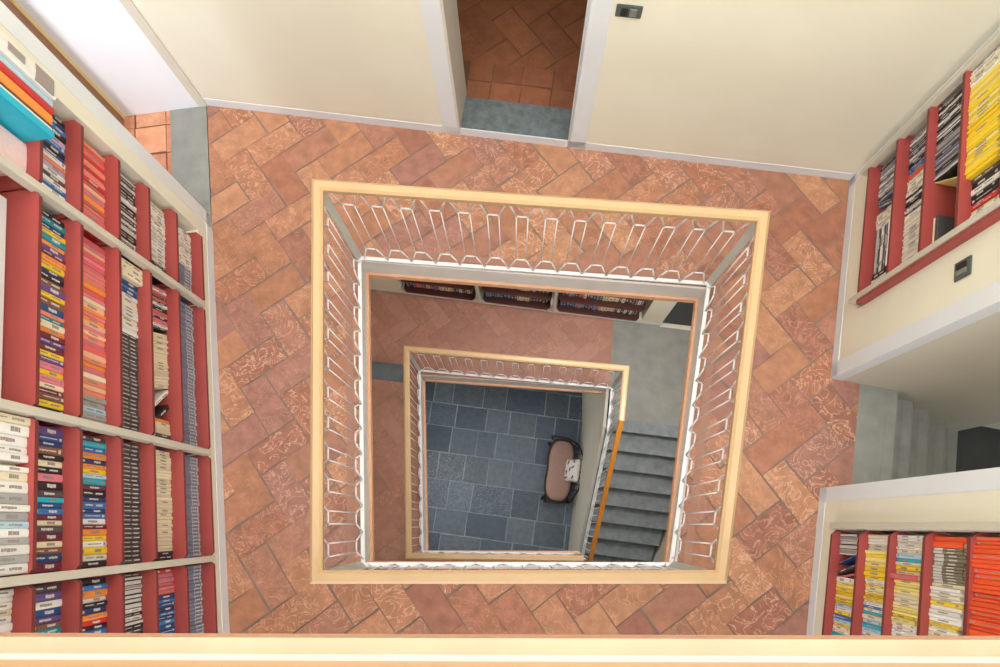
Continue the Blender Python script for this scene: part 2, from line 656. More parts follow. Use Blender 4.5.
# switches
def switch(F, px, py, w, h, label):
    s, z = F.hit(px, py)
    t = empty('light_switch', F.w(s, 0, z), label, 'switch')
    b = bmesh.new()
    F.box(b, s - w / 2, s + w / 2, 0, .009, z - h / 2, z + h / 2)
    bmesh.ops.bevel(b, geom=b.edges[:], offset=.003, segments=2, affect='EDGES')
    obj('plate', b, M['plate'], t)
    for k in (-1, 1):
        b = bmesh.new()
        F.box(b, s + k * w * .17 - w * .13, s + k * w * .17 + w * .13, .008, .015, z - h * .28, z + h * .28)
        obj('rocker', b, M['plate_in'] if k < 0 else M['black'], t)


switch(FB, 629, 10.5, .12, .085, 'dark rectangular light switch on the cream back wall right of the doorway')
switch(FR, 964, 269, .085, .12, 'dark light switch on the right wall under the book niche beside the stair opening')


# ------------------------------------------------------------------ railings
def frame2(a, b_):
    d = (b_ - a).normalized()
    return d, Vector((d.y, -d.x))


BAL_CACHE = {}


def baluster_mesh(pitch, h, r):
    key = (round(pitch, 3), round(h, 3))
    if key in BAL_CACHE:
        return BAL_CACHE[key]
    b = bmesh.new()
    p = pitch
    z0, z1 = 0.0, h
    dz = .175 * h / .985
    x0, x1 = -.2 * p, .2 * p
    # two upright rods joined by short flats above and below, slanted ties to bar and rail
    for zz in (z0 + dz, z1 - dz):
        tube(b, [(x0, 0, zz), (x1, 0, zz)], r, 6)
    for x in (x0, x1):
        tube(b, [(x, 0, z0 + dz), (x, 0, z1 - dz)], r * .72, 6)
    for x, sg in ((x0, -1), (x1, 1)):
        tube(b, [(x, 0, z0 + dz), (sg * p / 2, 0, z0)], r, 6)
        tube(b, [(x, 0, z1 - dz), (sg * p / 2, 0, z1)], r, 6)
    me = bpy.data.meshes.new('baluster')
    bmesh.ops.recalc_face_normals(b, faces=b.faces[:])
    b.to_mesh(me)
    b.free()
    me.materials.append(M['metal'])
    BAL_CACHE[key] = me
    return me


RAILP = [(-.027, -.022), (-.020, -.030), (.020, -.030), (.027, -.022), (.027, .010), (.014, .022), (-.014, .022), (-.027, .010)]


def balusters(parent, a, b_, z0, h, pitch, r=.0044):
    d, nn = frame2(a.xy, b_.xy)
    L = (b_ - a).length
    n = max(1, round((L - .06) / pitch))
    p = (L - .06) / n
    me = baluster_mesh(p, h, r)
    base = wloc(parent)
    for i in range(n):
        q = a.xy + d * (.03 + p * (i + .5))
        o = bpy.data.objects.new('baluster', me)
        o.location = Vector((q.x, q.y, z0)) - base
        o.rotation_euler = (0, 0, math.atan2(d.y, d.x))
        COL.objects.link(o)
        o.parent = parent


def railing(corners, zf, h, pitch, label, rail_m, closed=True, post_w=.021):
    """corners: plan points in order; zf: floor height; h: handrail height."""
    C = [Vector(c) for c in corners]
    n = len(C)
    t = empty('stair_railing', (C[0].x, C[0].y, zf), label, 'railing')
    segs = n if closed else n - 1
    dirs = [(C[(i + 1) % n] - C[i]).normalized() for i in range(segs)]

    def across(i):
        if closed:
            d0, d1 = dirs[(i - 1) % segs], dirs[i % segs]
        else:
            d0, d1 = dirs[max(0, i - 1)], dirs[min(i, segs - 1)]
        n0_, n1_ = Vector((d0.y, -d0.x)), Vector((d1.y, -d1.x))
        v = (n0_ + n1_)
        return v / (1 + n0_.dot(n1_))
    for i in range(segs):
        j = (i + 1) % n
        a3 = Vector((C[i].x, C[i].y, zf + h))
        b3 = Vector((C[j].x, C[j].y, zf + h))
        b = bmesh.new()
        sweep(b, a3, b3, RAILP, across(i), across(j if closed else i + 1))
        obj('handrail', b, rail_m, t)
        b = bmesh.new()
        sweep(b, a3 - Vector((0, 0, h - .045)), b3 - Vector((0, 0, h - .045)),
              [(-.011, -.006), (.011, -.006), (.011, .006), (-.011, .006)], across(i), across(j if closed else i + 1))
        obj('bottom_bar', b, M['metal'], t)
        balusters(t, Vector((C[i].x, C[i].y, 0)), Vector((C[j].x, C[j].y, 0)), zf + .05, h - .08, pitch)
    for i in range(n):
        dmid = across(i)
        u = Vector((dmid.x, dmid.y)).normalized()
        v = Vector((-u.y, u.x))
        b = bmesh.new()
        c = C[i]
        prism(b, [c + v * post_w + u * .005, c + v * post_w - u * .005, c - v * post_w - u * .005, c - v * post_w + u * .005],
              zf - .02, zf + h - .028)
        obj('corner_post', b, M['post'], t)
    return t


HA = 1.065
barp = [P(359.4, 260, .045), P(705.8, 286.5, .045), P(671.4, 565.8, .045), P(362, 564.8, .045)]
hrp = [P(318, 184.4, HA), P(765.3, 215, HA), P(720, 575.7, HA), P(317.5, 576.7, HA)]
ra = [(a + b_ * 2) / 3 for a, b_ in zip(barp, hrp)]
railing(ra, 0.0, HA, .15, 'large closed railing with light wood handrail around the upper stairwell opening', M['wood'])

# ------------------------------------------------------------------ lower gallery
HB = 1.02
hB = [P(423.4, 379.4, ZB - .25), P(607, 392, ZB - .22), P(579, 553, ZB - .25), P(426.6, 552.4, ZB - .25)]
wb0, wb1 = P(370, 289, ZB), P(656, 325, ZB)
dB = (wb1 - wb0).normalized()
BL_, BR_ = wb0 - dB * .9, wb1 + dB * 1.1
FBB = Frame(BR_, Vector((dB.y, -dB.x)))
lb2 = BL_ + Vector((.18, -4.2))
XR = 1.98
nz_l, nz_r = P(611, 428, ZB), P(676, 436, ZB)
nd = (nz_r - nz_l).normalized()
nz_rr = nz_l + nd * ((XR - nz_l.x) / nd.x)
sp_l, sp_r = P(615, 366, ZB), P(615, 320, ZB)
kk = (sp_r - sp_l).normalized()
sp_b = sp_l + kk * ((sp_r - sp_l).length + .35)
# pieces
pcs_t = [ccw([BL_, sp_b, Vector((hB[1].x, hB[1].y)), hB[0]]),
         ccw([BL_, hB[0], hB[3], lb2]),
         ccw([lb2, hB[3], hB[2], hB[2] + Vector((0, -1.4))])]
landing = ccw([hB[1], sp_b, Vector((XR, BR_.y)), nz_rr, nz_l])
b = bmesh.new()
dim_cols = [(172, 124, 106), (169, 120, 102), (175, 128, 110), (166, 118, 101)]
tiles(b, pcs_t, None, ZB, .147, math.radians(36), picker(dim_cols, .02), joint=.0014)
struct(obj('floor_lower_gallery', b, M['terra_dim']))
b = bmesh.new()
for pc in pcs_t:
    prism(b, pc, ZB - .25, ZB - .003)
struct(obj('floor_lower_slab', b, M['grout']))
b = bmesh.new()
prism(b, landing, ZB - .25, ZB)
struct(obj('floor_lower_landing', b, M['stone']))
b = bmesh.new()
g0, g1 = P(372, 361, ZB), P(372, 379, ZB)
g2, g3 = P(408, 383, ZB), P(408, 365, ZB)
e_ = (g0 - g3).normalized()
prism(b, [g0 + e_ * .6, g3, g2, g1 + e_ * .6], ZB - .01, ZB + .003)
struct(obj('floor_stone_strip', b, M['stone_b']))
# edging of that well
b = bmesh.new()
for i, j in ((0, 1), (2, 3), (3, 0)):
    a, c = hB[i], hB[j]
    d, nn = frame2(a, c)
    inn = nn if nn.dot((hB[0] + hB[2]) / 2 - a) > 0 else -nn
    prism(b, [a, c, c + inn * .02, a + inn * .02], ZB - .26, ZB - .20)
struct(obj('trim_7', b, M['edge']))
b = bmesh.new()
for i, j in ((0, 1), (2, 3), (3, 0)):
    a, c = hB[i], hB[j]
    d, nn = frame2(a, c)
    inn = nn if nn.dot((hB[0] + hB[2]) / 2 - a) > 0 else -nn
    prism(b, [a, c, c + inn * .004, a + inn * .004], ZB - .20, ZB + .01)
struct(obj('trim_8', b, M['greyband']))

# railing there: three level sides, then down the stair
barB = [P(424, 551, ZB + .045), P(420.2, 372, ZB + .045), P(610.2, 388.2, ZB + .045)]
hrB = [P(406.5, 557, ZB + HB), P(405.5, 347, ZB + HB), P(628.2, 368, ZB + HB)]
rb = [(a + c) / 2 for a, c in zip(barB, hrB)]
rb_end = (P(605, 425, ZB + .045) + P(624.5, 431, ZB + HB)) / 2
rb_br = (P(579, 555, ZB + .045) + P(579, 558, ZB + HB)) / 2
RB_ORDER = [rb_br, rb[0], rb[1], rb[2], rb_end]
tB = railing(RB_ORDER, ZB, HB, .15, 'smaller wood topped railing around the lower stairwell with sloping orange stair rail', M['wood'], closed=False, post_w=.018)

# stair from the lower gallery to the ground floor
NST = 15
rise = (ZB - ZC) / (NST + 1)
z8 = ZB - 7 * rise
e8 = P(652, 560, z8)
e1 = P(676, 436, ZB)
dcount = 7
run = (e8 - e1).dot(Vector((nd.y, -nd.x)) if nd.x > 0 else nd) / dcount
go = Vector((nd.y, -nd.x))
stair_l0 = Vector((nz_l.x, nz_l.y))
wl_end = P(570, 553, ZC)
wl_dir = (wl_end - P(583, 438, ZC)).normalized()
sb = empty('staircase', (nz_l.x, nz_l.y, ZB), 'dark grey stone staircase descending from the lower gallery beside the ground floor well', 'stairs')
run = abs(run)
rdir = (P(651, 560, z8) - Vector((XR, nz_rr.y))).normalized()


def xl(p):          # left end of a nosing through p along nd, on the stair wall line
    c = P(583, 438, ZC)
    # solve p + nd*t = c + wl_dir*u
    det = nd.x * -wl_dir.y + wl_dir.x * nd.y
    r_ = c - p
    t = (r_.x * -wl_dir.y + wl_dir.x * r_.y) / det
    return p + nd * t


def xr(p):
    a = Vector((XR, nz_rr.y))
    det = nd.x * -rdir.y + rdir.x * nd.y
    r_ = a - p
    t = (r_.x * -rdir.y + rdir.x * r_.y) / det
    return p + nd * t


nos = []
for i in range(NST + 1):
    p = e1 + go * (run * i)
    nos.append((xl(p), xr(p), ZB - i * rise))
for i in range(NST):
    a, c = nos[i], nos[i + 1]
    b = bmesh.new()
    z = a[2] - rise
    prism(b, [a[0], a[1], c[1], c[0]], z - .3 if z - .3 > ZC else ZC, z)
    g = go * .018
    prism(b, [c[0] + g - go * .06, c[1] + g - go * .06, c[1] + g, c[0] + g], z - .03, z + .002)
    obj('step', b, M['stone_d'], sb)
b = bmesh.new()
g = go * .018
prism(b, [nos[0][0] - go * .1, nos[0][1] - go * .1, nos[0][1] + g, nos[0][0] + g], ZB - .035, ZB + .002)
obj('landing_nosing', b, M['stone_d'], sb)

# stringer wall between the stair and the ground floor
b = bmesh.new()
c0 = hB[1]
path = [(Vector((c0.x, c0.y)), ZB - .02)] + [(n_[0], n_[2] + .0) for n_ in nos]
thk = nd * .03
for i in range(len(path) - 1):
    (p0, z0), (p1, z1) = path[i], path[i + 1]
    zt0, zt1 = z0, z1
    hexa(b, [(*(p0 - thk), ZC), (*p0, ZC), (*p1, ZC), (*(p1 - thk), ZC),
             (*(p0 - thk), zt0), (*p0, zt0), (*p1, zt1), (*(p1 - thk), zt1)])
q = Vector((c0.x, c0.y))
qb = q + Vector((.03, 1.0))
hexa(b, [(*(q - thk), ZC), (*q, ZC), (*qb, ZC), (*(qb - thk), ZC), (*(q - thk), ZB - .26), (*q, ZB - .26), (*qb, ZB - .26), (*(qb - thk), ZB - .26)])
struct(obj('wall_stair', b, M['beige']))
# sloping rail, bar and rods of the stair flight (parts of the same railing)
off = nd * -.03
r0 = Vector((rb_end.x, rb_end.y, ZB + HB))
kend = 10
rl_end = P(590, 562, ZB - 7.4 * rise + HB)
r1 = Vector((rl_end.x, rl_end.y, ZB - 7.4 * rise + HB))
r1 = r0 + (r1 - r0) * 1.45
u = (r1 - r0).xy.normalized()
ac = (u.y, -u.x)
b = bmesh.new()
sweep(b, r0, r1, [(-.02, -.028), (.02, -.028), (.024, 0), (.018, .022), (-.018, .022), (-.024, 0)], ac, ac)
o = obj('stair_handrail', b, M['wood_o'], tB)
o['label'] = 'darker orange sloping handrail'
b = bmesh.new()
s0, s1 = r0 - Vector((0, 0, HB - .08)), r1 - Vector((0, 0, HB - .08))
sweep(b, s0, s1, [(-.018, -.006), (.018, -.006), (.018, .006), (-.018, .006)], ac, ac)
obj('stair_bottom_bar', b, M['metal'], tB)
nbal = 13
for i in range(nbal):
    f0, f1, f2 = (i + .2) / nbal, (i + .7) / nbal, (i + 1.0) / nbal
    A0, A1 = s0.lerp(s1, f0), s0.lerp(s1, f1)
    B0, B1 = r0.lerp(r1, f0), r0.lerp(r1, f1)
    up = Vector((0, 0, .16))
    dw = Vector((0, 0, .19))
    b = bmesh.new()
    tube(b, [A0 + up, A1 + up, B1 - dw, B0 - dw], .005, 6, True)
    tube(b, [A0 + up, s0.lerp(s1, i / nbal)], .005)
    tube(b, [A1 + up, s0.lerp(s1, f2)], .005)
    tube(b, [B0 - dw, r0.lerp(r1, i / nbal) - Vector((0, 0, .028))], .005)
    tube(b, [B1 - dw, r0.lerp(r1, f2) - Vector((0, 0, .028))], .005)
    obj('baluster', b, M['metal'], tB)

# lower walls
wallz0 = ZC
b = bmesh.new()
FL.box(b, -.6, n1 + .3, -TH, 0, wallz0, -.25)
struct(obj('wall_left_lower', b, M['cream']))
b = bmesh.new()
prism(b, [(XR, nz_rr.y), (XR + .2, nz_rr.y), (XR + .2 + rdir.x * 4.2, nz_rr.y - 4.2), (XR + rdir.x * 4.2, nz_rr.y - 4.2)], ZC, -.25)
prism(b, [(XR, nz_rr.y), (XR + .2, nz_rr.y), (XR + .2, BR_.y), (XR, BR_.y)], ZC, -.25)
struct(obj('wall_right_lower', b, M['beige']))
b = bmesh.new()
prism(b, [(-2.6, -2.0), (2.4, -2.0), (2.4, -2.2), (-2.6, -2.2)], ZC, WALL_TOP)
struct(obj('wall_front', b, M['cream']))
b = bmesh.new()
# back wall of the lower gallery with niches and a dark doorway at the right
sB = lambda px, py, z=ZB + .2: FBB.sp(px, py, z)
bs = [(sB(640, 316), sB(557, 305)), (sB(551, 303), sB(483, 294)), (sB(476, 292), sB(404, 283))]
k0, k1 = bs[0][0] - .03, bs[2][1] + .03
dr0, dr1 = FBB.sp(707, 333, ZB), FBB.sp(660, 325, ZB)
LBB = (BR_ - BL_).length
NBB, NTB = ZB + .14, ZB + 2.4
for pc in [(-.2, dr0, -.3, 0, ZC, -.25), (dr0, dr1, -.3, 0, ZC, ZB - .01), (dr0, dr1, -.3, 0, ZB + 2.1, -.25), (dr1, k0, -.3, 0, ZC, -.25),
           (k0, k1, -.3, 0, ZC, NBB), (k0, k1, -.3, 0, NTB, -.25), (k0, k1, -.3, -.25, NBB, NTB), (k1, LBB + .5, -.3, 0, ZC, -.25)]:
    FBB.box(b, *pc)
struct(obj('wall_back_lower', b, M['cream']))
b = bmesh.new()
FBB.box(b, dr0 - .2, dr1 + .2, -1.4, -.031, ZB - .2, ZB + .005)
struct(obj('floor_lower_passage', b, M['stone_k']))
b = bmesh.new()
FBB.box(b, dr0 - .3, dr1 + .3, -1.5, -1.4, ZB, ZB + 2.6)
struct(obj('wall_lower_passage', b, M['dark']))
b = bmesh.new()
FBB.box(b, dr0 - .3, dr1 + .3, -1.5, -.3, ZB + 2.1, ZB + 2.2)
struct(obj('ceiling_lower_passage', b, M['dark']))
b = bmesh.new()
FBB.box(b, dr0, dr1, -.03, .015, ZB - .01, ZB + .012)
struct(obj('trim_9', b, M['beige']))
b = bmesh.new()
FBB.box(b, dr1, LBB + .2, -.002, .0025, ZB, ZB + .07)
struct(obj('baseboard_lower', b, M['paleblue']))

# ground floor
b = bmesh.new()
lay = b.loops.layers.float_color.new('tile')
sdl = b.loops.layers.float_color.new('seed')
sl_pick = picker([(74, 86, 100), (82, 94, 106), (66, 78, 92), (90, 100, 110), (78, 88, 98)], .10)
gdir = (P(560, 447, ZC) - P(430, 430, ZC)).normalized()
gup = Vector((-gdir.y, gdir.x))
g0 = P(424, 552, ZC)
y = -2.2
while y < 3.2:
    hrow = rnd.uniform(.31, .39)
    x = -2.2 + rnd.uniform(-.3, 0)
    while x < 2.8:
        wd = rnd.choice((.26, .32, .36, .42, .54))
        q = [g0 + gdir * (x + .006) + gup * (y + .006), g0 + gdir * (x + wd - .006) + gup * (y + .006),
             g0 + gdir * (x + wd - .006) + gup * (y + hrow - .006), g0 + gdir * (x + .006) + gup * (y + hrow - .006)]
        c, sdv = sl_pick(), (rnd.random(), rnd.random(), rnd.random() ** 2 * .6)
        mid_ = sum(q, Vector((0, 0))) / 4
        if min((mid_ - P(465, 498, ZC)).length, (mid_ - P(445, 470, ZC)).length) < .36:      # worn, whitened slabs
            sdv = (sdv[0], sdv[1], 1.0)
        f = b.faces.new([b.verts.new((p.x, p.y, ZC)) for p in [v + Vector((rnd.uniform(-.005, .005), rnd.uniform(-.005, .005))) for v in q]])
        for l in f.loops:
            l[lay] = (*c, 1)
            l[sdl] = (*sdv, 1)
        x += wd
    y += hrow
struct(obj('floor_ground', b, M['slate']))
b = bmesh.new()
prism(b, [(-3, -2.4), (3, -2.4), (3, 4.2), (-3, 4.2)], ZC - .2, ZC - .003)
struct(obj('floor_ground_bed', b, M['slate_grout']))

# ------------------------------------------------------------------ bench on the ground floor
def bench():
    Zs = .42
    c = P(560, 470.5, ZC + Zs)
    a0, a1 = P(564, 443, ZC + Zs), P(557, 498, ZC + Zs)
    ud = (a0 - a1).normalized()             # along the bench, away from the viewer
    vd = Vector((ud.y, -ud.x))              # toward its back (image right)
    L, W = (a0 - a1).length / 2 + .03, .168
    t = empty('bench', (c.x, c.y, ZC), 'small dark iron bench with rounded brown seat on the slate ground floor', 'bench')

    def wp(u_, v_, z):
        p = c + ud * u_ + vd * v_
        return Vector((p.x, p.y, ZC + z))

    def outline(k, n=48):
        out = []
        for i in range(n):
            th = 2 * math.pi * i / n
            # rounded ends, slightly waisted sides
            cx_, sy_ = math.cos(th), math.sin(th)
            u_ = L * math.copysign(abs(cx_) ** .75, cx_)
            v_ = W * math.copysign(abs(sy_) ** .6, sy_) * (1 - .10 * math.exp(-(u_ / (L * .35)) ** 2))
            out.append((u_ * k, v_ * k))
        return out
    b = bmesh.new()
    rings = []
    for k, z in ((.95, .37), (1.0, .385), (1.0, .41), (.96, .435), (.8, .445), (.4, .45)):
        rings.append([b.verts.new(wp(u_, v_, z)) for u_, v_ in outline(k)])
    for A, B in zip(rings, rings[1:]):
        for i in range(len(A)):
            b.faces.new((A[i], A[(i + 1) % len(A)], B[(i + 1) % len(A)], B[i]))
    b.faces.new(rings[0]); b.faces.new(rings[-1])
    obj('seat', b, M['seat'], t, smooth=True)
    b = bmesh.new()
    tube(b, [wp(u_, v_, .36) for u_, v_ in outline(1.05, 40)], .014, 8, True)
    obj('seat_frame', b, M['iron'], t)
    for su in (-1, 1):
        for sv in (-1, 1):
            b = bmesh.new()
            tube(b, [wp(su * L * .82, sv * W * .8, .36), wp(su * L * .9, sv * W * .95, .22), wp(su * L * .86, sv * W * .9, .08),
                     wp(su * L * .98, sv * W * 1.05, .012)], [.014, .012, .012, .016], 8)
            obj('leg', b, M['iron'], t)
    # curved back rail with scrolls
    b = bmesh.new()
    pts = []
    for i in range(25):
        f = -1 + 2 * i / 24
        pts.append(wp(f * L * 1.0, W * 1.0 + .10 * (1 - abs(f) ** 2.5), .38 + .34 * (1 - abs(f) ** 4)))
    tube(b, pts, .013, 8)
    obj('back_rail', b, M['iron'], t)
    for i in range(1, 10):
        f = -1 + 2 * i / 10
        b = bmesh.new()
        z1 = .38 + .34 * (1 - abs(f) ** 4)
        tube(b, [wp(f * L, W * .98, .36), wp(f * L, W * 1.0 + .05 * (1 - abs(f) ** 2.5), (z1 + .36) / 2), wp(f * L, W * 1.0 + .10 * (1 - abs(f) ** 2.5), z1)], .006, 6)
        obj('back_spindle', b, M['iron'], t)
    for su in (-1, 1):
        b = bmesh.new()
        pts = []
        for i in range(18):
            th = i / 17 * math.pi * 1.7
            rr = .10 - .055 * i / 17
            pts.append(wp(su * (L * 1.02 + .03 - .01 * math.sin(th)), W * .9 - .12 - rr * 1.6 * math.cos(th) + .1 , .5 + rr * math.sin(th)))
        tube(b, [wp(su * L * 1.0, W * 1.0, .38)] + [wp(su * (L * 1.06), W * .3, .56), wp(su * (L * 1.08), -W * .5, .56), wp(su * (L * 1.08), -W * .95, .50), wp(su * L * 1.03, -W * .9, .42), wp(su * L, -W * .8, .37)], .011, 8)
        obj('armrest', b, M['iron'], t)
    # cushion leaning on the back
    pc = P(572.5, 470.5, ZC + .55)
    rel = pc - c
    cu, cv = rel.dot(ud), rel.dot(vd)
    cs = empty('cushion', wp(cu, cv, .46), 'white cushion with dark leaf print leaning on the bench back', 'cushion')

    def cp(a_, b2, th):
        # a_ along bench, b2 up the tilted face, th thickness
        tl = math.radians(50)
        p = c + ud * (cu + a_) + vd * (cv + b2 * math.cos(tl) - th * math.sin(tl))
        return Vector((p.x, p.y, ZC + .56 + b2 * math.sin(tl) + th * math.cos(tl)))
    b = bmesh.new()
    N_ = 12
    hw, hh = .15, .12
    g = {}
    for side in (1, -1):
        for i in range(N_ + 1):
            for j in range(N_ + 1):
                x, y_ = -1 + 2 * i / N_, -1 + 2 * j / N_
                th = .055 * ((1 - x ** 4) * (1 - y_ ** 4)) ** .6
                k = 1 - .05 * (1 - abs(x)) * abs(y_) - .05 * (1 - abs(y_)) * abs(x)
                if side == -1 and (i in (0, N_) or j in (0, N_)):
                    g[(side, i, j)] = g[(1, i, j)]
                else:
                    g[(side, i, j)] = b.verts.new(cp(x * hw * k, y_ * hh * k, side * th))
        for i in range(N_):
            for j in range(N_):
                b.faces.new([g[(side, i, j)], g[(side, i + 1, j)], g[(side, i + 1, j + 1)], g[(side, i, j + 1)]])
    obj('cover', b, M['pillow'], cs, smooth=True)
    b = bmesh.new()
    for (x, y_, r_) in ((-.6, .5, .6), (-.2, -.4, .2), (.25, .45, .9), (.6, -.3, .4), (-.65, -.45, 1.2), (.05, .05, .1), (.7, .5, .3)):
        th = .055 * ((1 - x ** 4) * (1 - y_ ** 4)) ** .6 + .003
        vs = []
        for k in range(8):
            an = 2 * math.pi * k / 8
            ex, ey = .03 * math.cos(an), .012 * math.sin(an)
            vs.append(b.verts.new(cp(x * hw + ex * math.cos(r_) - ey * math.sin(r_), y_ * hh + ex * math.sin(r_) + ey * math.cos(r_), th)))
        b.faces.new(vs)
    obj('leaf_print', b, M['print'], cs)


bench()

# ------------------------------------------------------------------ edge of the landing the viewer stands on
e0, e1_ = P(-60, 632.5, 2.95), P(1060, 636, 2.95)
ed = (e1_ - e0).normalized()
en = Vector((ed.y, -ed.x))
A_, B_ = e0 - ed * .9, e1_ + ed * .9


def strip(name, o0, o1, z0, z1, m):
    b = bmesh.new()
    prism(b, [A_ + en * o0, B_ + en * o0, B_ + en * o1, A_ + en * o1], z0, z1)
    return struct(obj(name, b, m))


strip('trim_10', 0, .0268, 2.95, 3.0, M['edge_l'])
strip('trim_11', .0268, .05, 2.94, 3.066, M['metal'])
strip('trim_12', .0262, .06, 3.066, 3.20, M['wood'])
strip('floor_top_landing', .05, 1.4, 2.94, 3.19, M['grout'])

# ------------------------------------------------------------------ bookcases
def shelf_mesh(F, s0, s1, d0, d1, z, ch=.028, t=.022, split=True):
    b = bmesh.new()
    pl = [F.w(s0, d0, 0).xy, F.w(s1, d0, 0).xy, F.w(s1, d1 - ch, 0).xy, F.w(s1 - ch, d1, 0).xy,
          F.w(s0 + ch, d1, 0).xy, F.w(s0, d1 - ch, 0).xy]
    fs = prism(b, pl, z - t, z)
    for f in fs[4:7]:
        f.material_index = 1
    return b


def bookcase(name, label, F, bays, rows, dback, dfront, ztop, zbase, posts, side=None, post_z=None, pw=.031):
    mid = (bays[0][0] + bays[-1][1]) / 2
    t = empty(name, F.w(mid, 0, zbase), label, 'bookcase')
    for (a, c) in bays:
        for z in rows:
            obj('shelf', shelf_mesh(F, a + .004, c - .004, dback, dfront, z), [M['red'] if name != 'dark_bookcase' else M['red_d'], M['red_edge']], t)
    for s in posts:
        b = bmesh.new()
        F.box(b, s - pw / 2, s + pw / 2, dfront - .034, dfront + .008, (post_z or zbase) , ztop)
        bmesh.ops.bevel(b, geom=b.edges[:], offset=.003, segments=1, affect='EDGES')
        obj('upright', b, M['shelf_post'], t)
    if side:
        for s in side:
            b = bmesh.new()
            F.box(b, s, s + .02, dback, dfront, rows[0] - .022, ztop)
            obj('side_panel', b, M['red'], t)
    b = bmesh.new()
    F.box(b, bays[0][0], bays[-1][1], dback, dback + .006, rows[0], ztop)
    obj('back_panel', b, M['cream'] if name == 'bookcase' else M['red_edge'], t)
    return t


# one unit book (thickness x, spine at y = 1, height z); variants differ in their spine print
def unit_book(variant, ink):
    b = bmesh.new()

    def bx(x0, x1, y0, y1, z0, z1, mi):
        hexa(b, [(x0, y0, z0), (x1, y0, z0), (x1, y1, z0), (x0, y1, z0), (x0, y0, z1), (x1, y0, z1), (x1, y1, z1), (x0, y1, z1)], mi)
    bx(.07, .93, .015, .965, .008, .988, 1)
    bx(0, .09, 0, .96, 0, 1, 0)
    bx(.91, 1, 0, .96, 0, 1, 0)
    # rounded spine
    prof = [(0, .955), (.0, .975), (.12, .992), (.5, 1.0), (.88, .992), (1, .975), (1, .955)]
    lo_ = [b.verts.new((x, y_, 0)) for x, y_ in prof]
    hi_ = [b.verts.new((x, y_, 1)) for x, y_ in prof]
    for i in range(len(prof)):
        b.faces.new((lo_[i], lo_[(i + 1) % 7], hi_[(i + 1) % 7], hi_[i])).material_index = 0
    b.faces.new(lo_).material_index = 0
    b.faces.new(hi_).material_index = 0
    bars = {0: [], 1: [(.30, .70, .30, .62)], 2: [(.34, .66, .14, .40), (.36, .60, .50, .78)], 3: [(.26, .74, .22, .46), (.3, .7, .80, .88)],
            4: [(.4, .62, .2, .7), (.25, .75, .05, .12)], 5: [(.1, .9, .06, .14), (.1, .9, .46, .5), (.3, .65, .2, .42)],
            6: [(.06, .94, .05, .34), (.3, .7, .5, .74)], 7: [(.15, .85, .02, .97)]}[variant]
    for (x0, x1, z0, z1) in bars:
        if variant in (1, 2, 3, 4) and z1 - z0 > .15:      # a line of print, broken into words
            z = z0
            while z < z1 - .02:
                l = min(rnd.uniform(.03, .085), z1 - z)
                bx(x0 + rnd.uniform(0, .05), x1 - rnd.uniform(0, .08), .985, 1.008, z, z + l, 2)
                z += l + .014
        else:
            bx(x0, x1, .96, 1.006, z0, z1, 2)
    bmesh.ops.recalc_face_normals(b, faces=b.faces[:])
    me = bpy.data.meshes.new('book')
    b.to_mesh(me)
    b.free()
    for m in (M['book'], M['pages'], ink):
        me.materials.append(m)
    return me


BOOKS = {(v, k): unit_book(v, M['ink_w'] if k else M['ink_m']) for v in range(8) for k in (0, 1)}
ORD = ['first', 'second', 'third', 'fourth', 'fifth', 'sixth', 'seventh', 'eighth', 'ninth', 'tenth', 'eleventh', 'twelfth',
       'thirteenth', 'fourteenth', 'fifteenth', 'sixteenth', 'seventeenth', 'eighteenth', 'nineteenth']
TENS = {20: 'twenty', 30: 'thirty', 40: 'forty', 50: 'fifty', 60: 'sixty', 70: 'seventy'}
TENTH = {20: 'twentieth', 30: 'thirtieth', 40: 'fortieth', 50: 'fiftieth', 60: 'sixtieth', 70: 'seventieth'}


def ordinal(n):
    if n <= 19:
        return ORD[n - 1]
    t = n // 10 * 10
    return TENTH[t] if n == t else TENS[t] + '-' + ORD[n - t - 1]


# spine colours by everyday name
K = dict(white=(236, 234, 230), cream=(232, 220, 190), grey=(168, 168, 168), charcoal=(84, 78, 80), black=(44, 42, 46), navy=(48, 66, 112),
         blue=(58, 118, 184), teal=(40, 140, 160), turquoise=(40, 178, 206), green=(60, 150, 96), purple=(106, 82, 140), maroon=(112, 48, 64),
         red=(206, 62, 62), pink=(226, 128, 146), rose=(224, 104, 104), salmon=(236, 142, 116), orange=(240, 146, 70), peach=(246, 190, 156),
         yellow=(242, 208, 50), brown=(136, 96, 78), lilac=(190, 170, 206), slate=(122, 132, 158), olive=(134, 126, 104), vermilion=(238, 92, 50))
K = dict(K)
K['dark blue'] = (40, 84, 136)
K['pale blue'] = (176, 208, 226)
K['pale yellow'] = (240, 224, 140)
DARK = {'charcoal', 'black', 'navy', 'blue', 'teal', 'green', 'purple', 'maroon', 'red', 'brown', 'dark blue', 'slate', 'olive'}

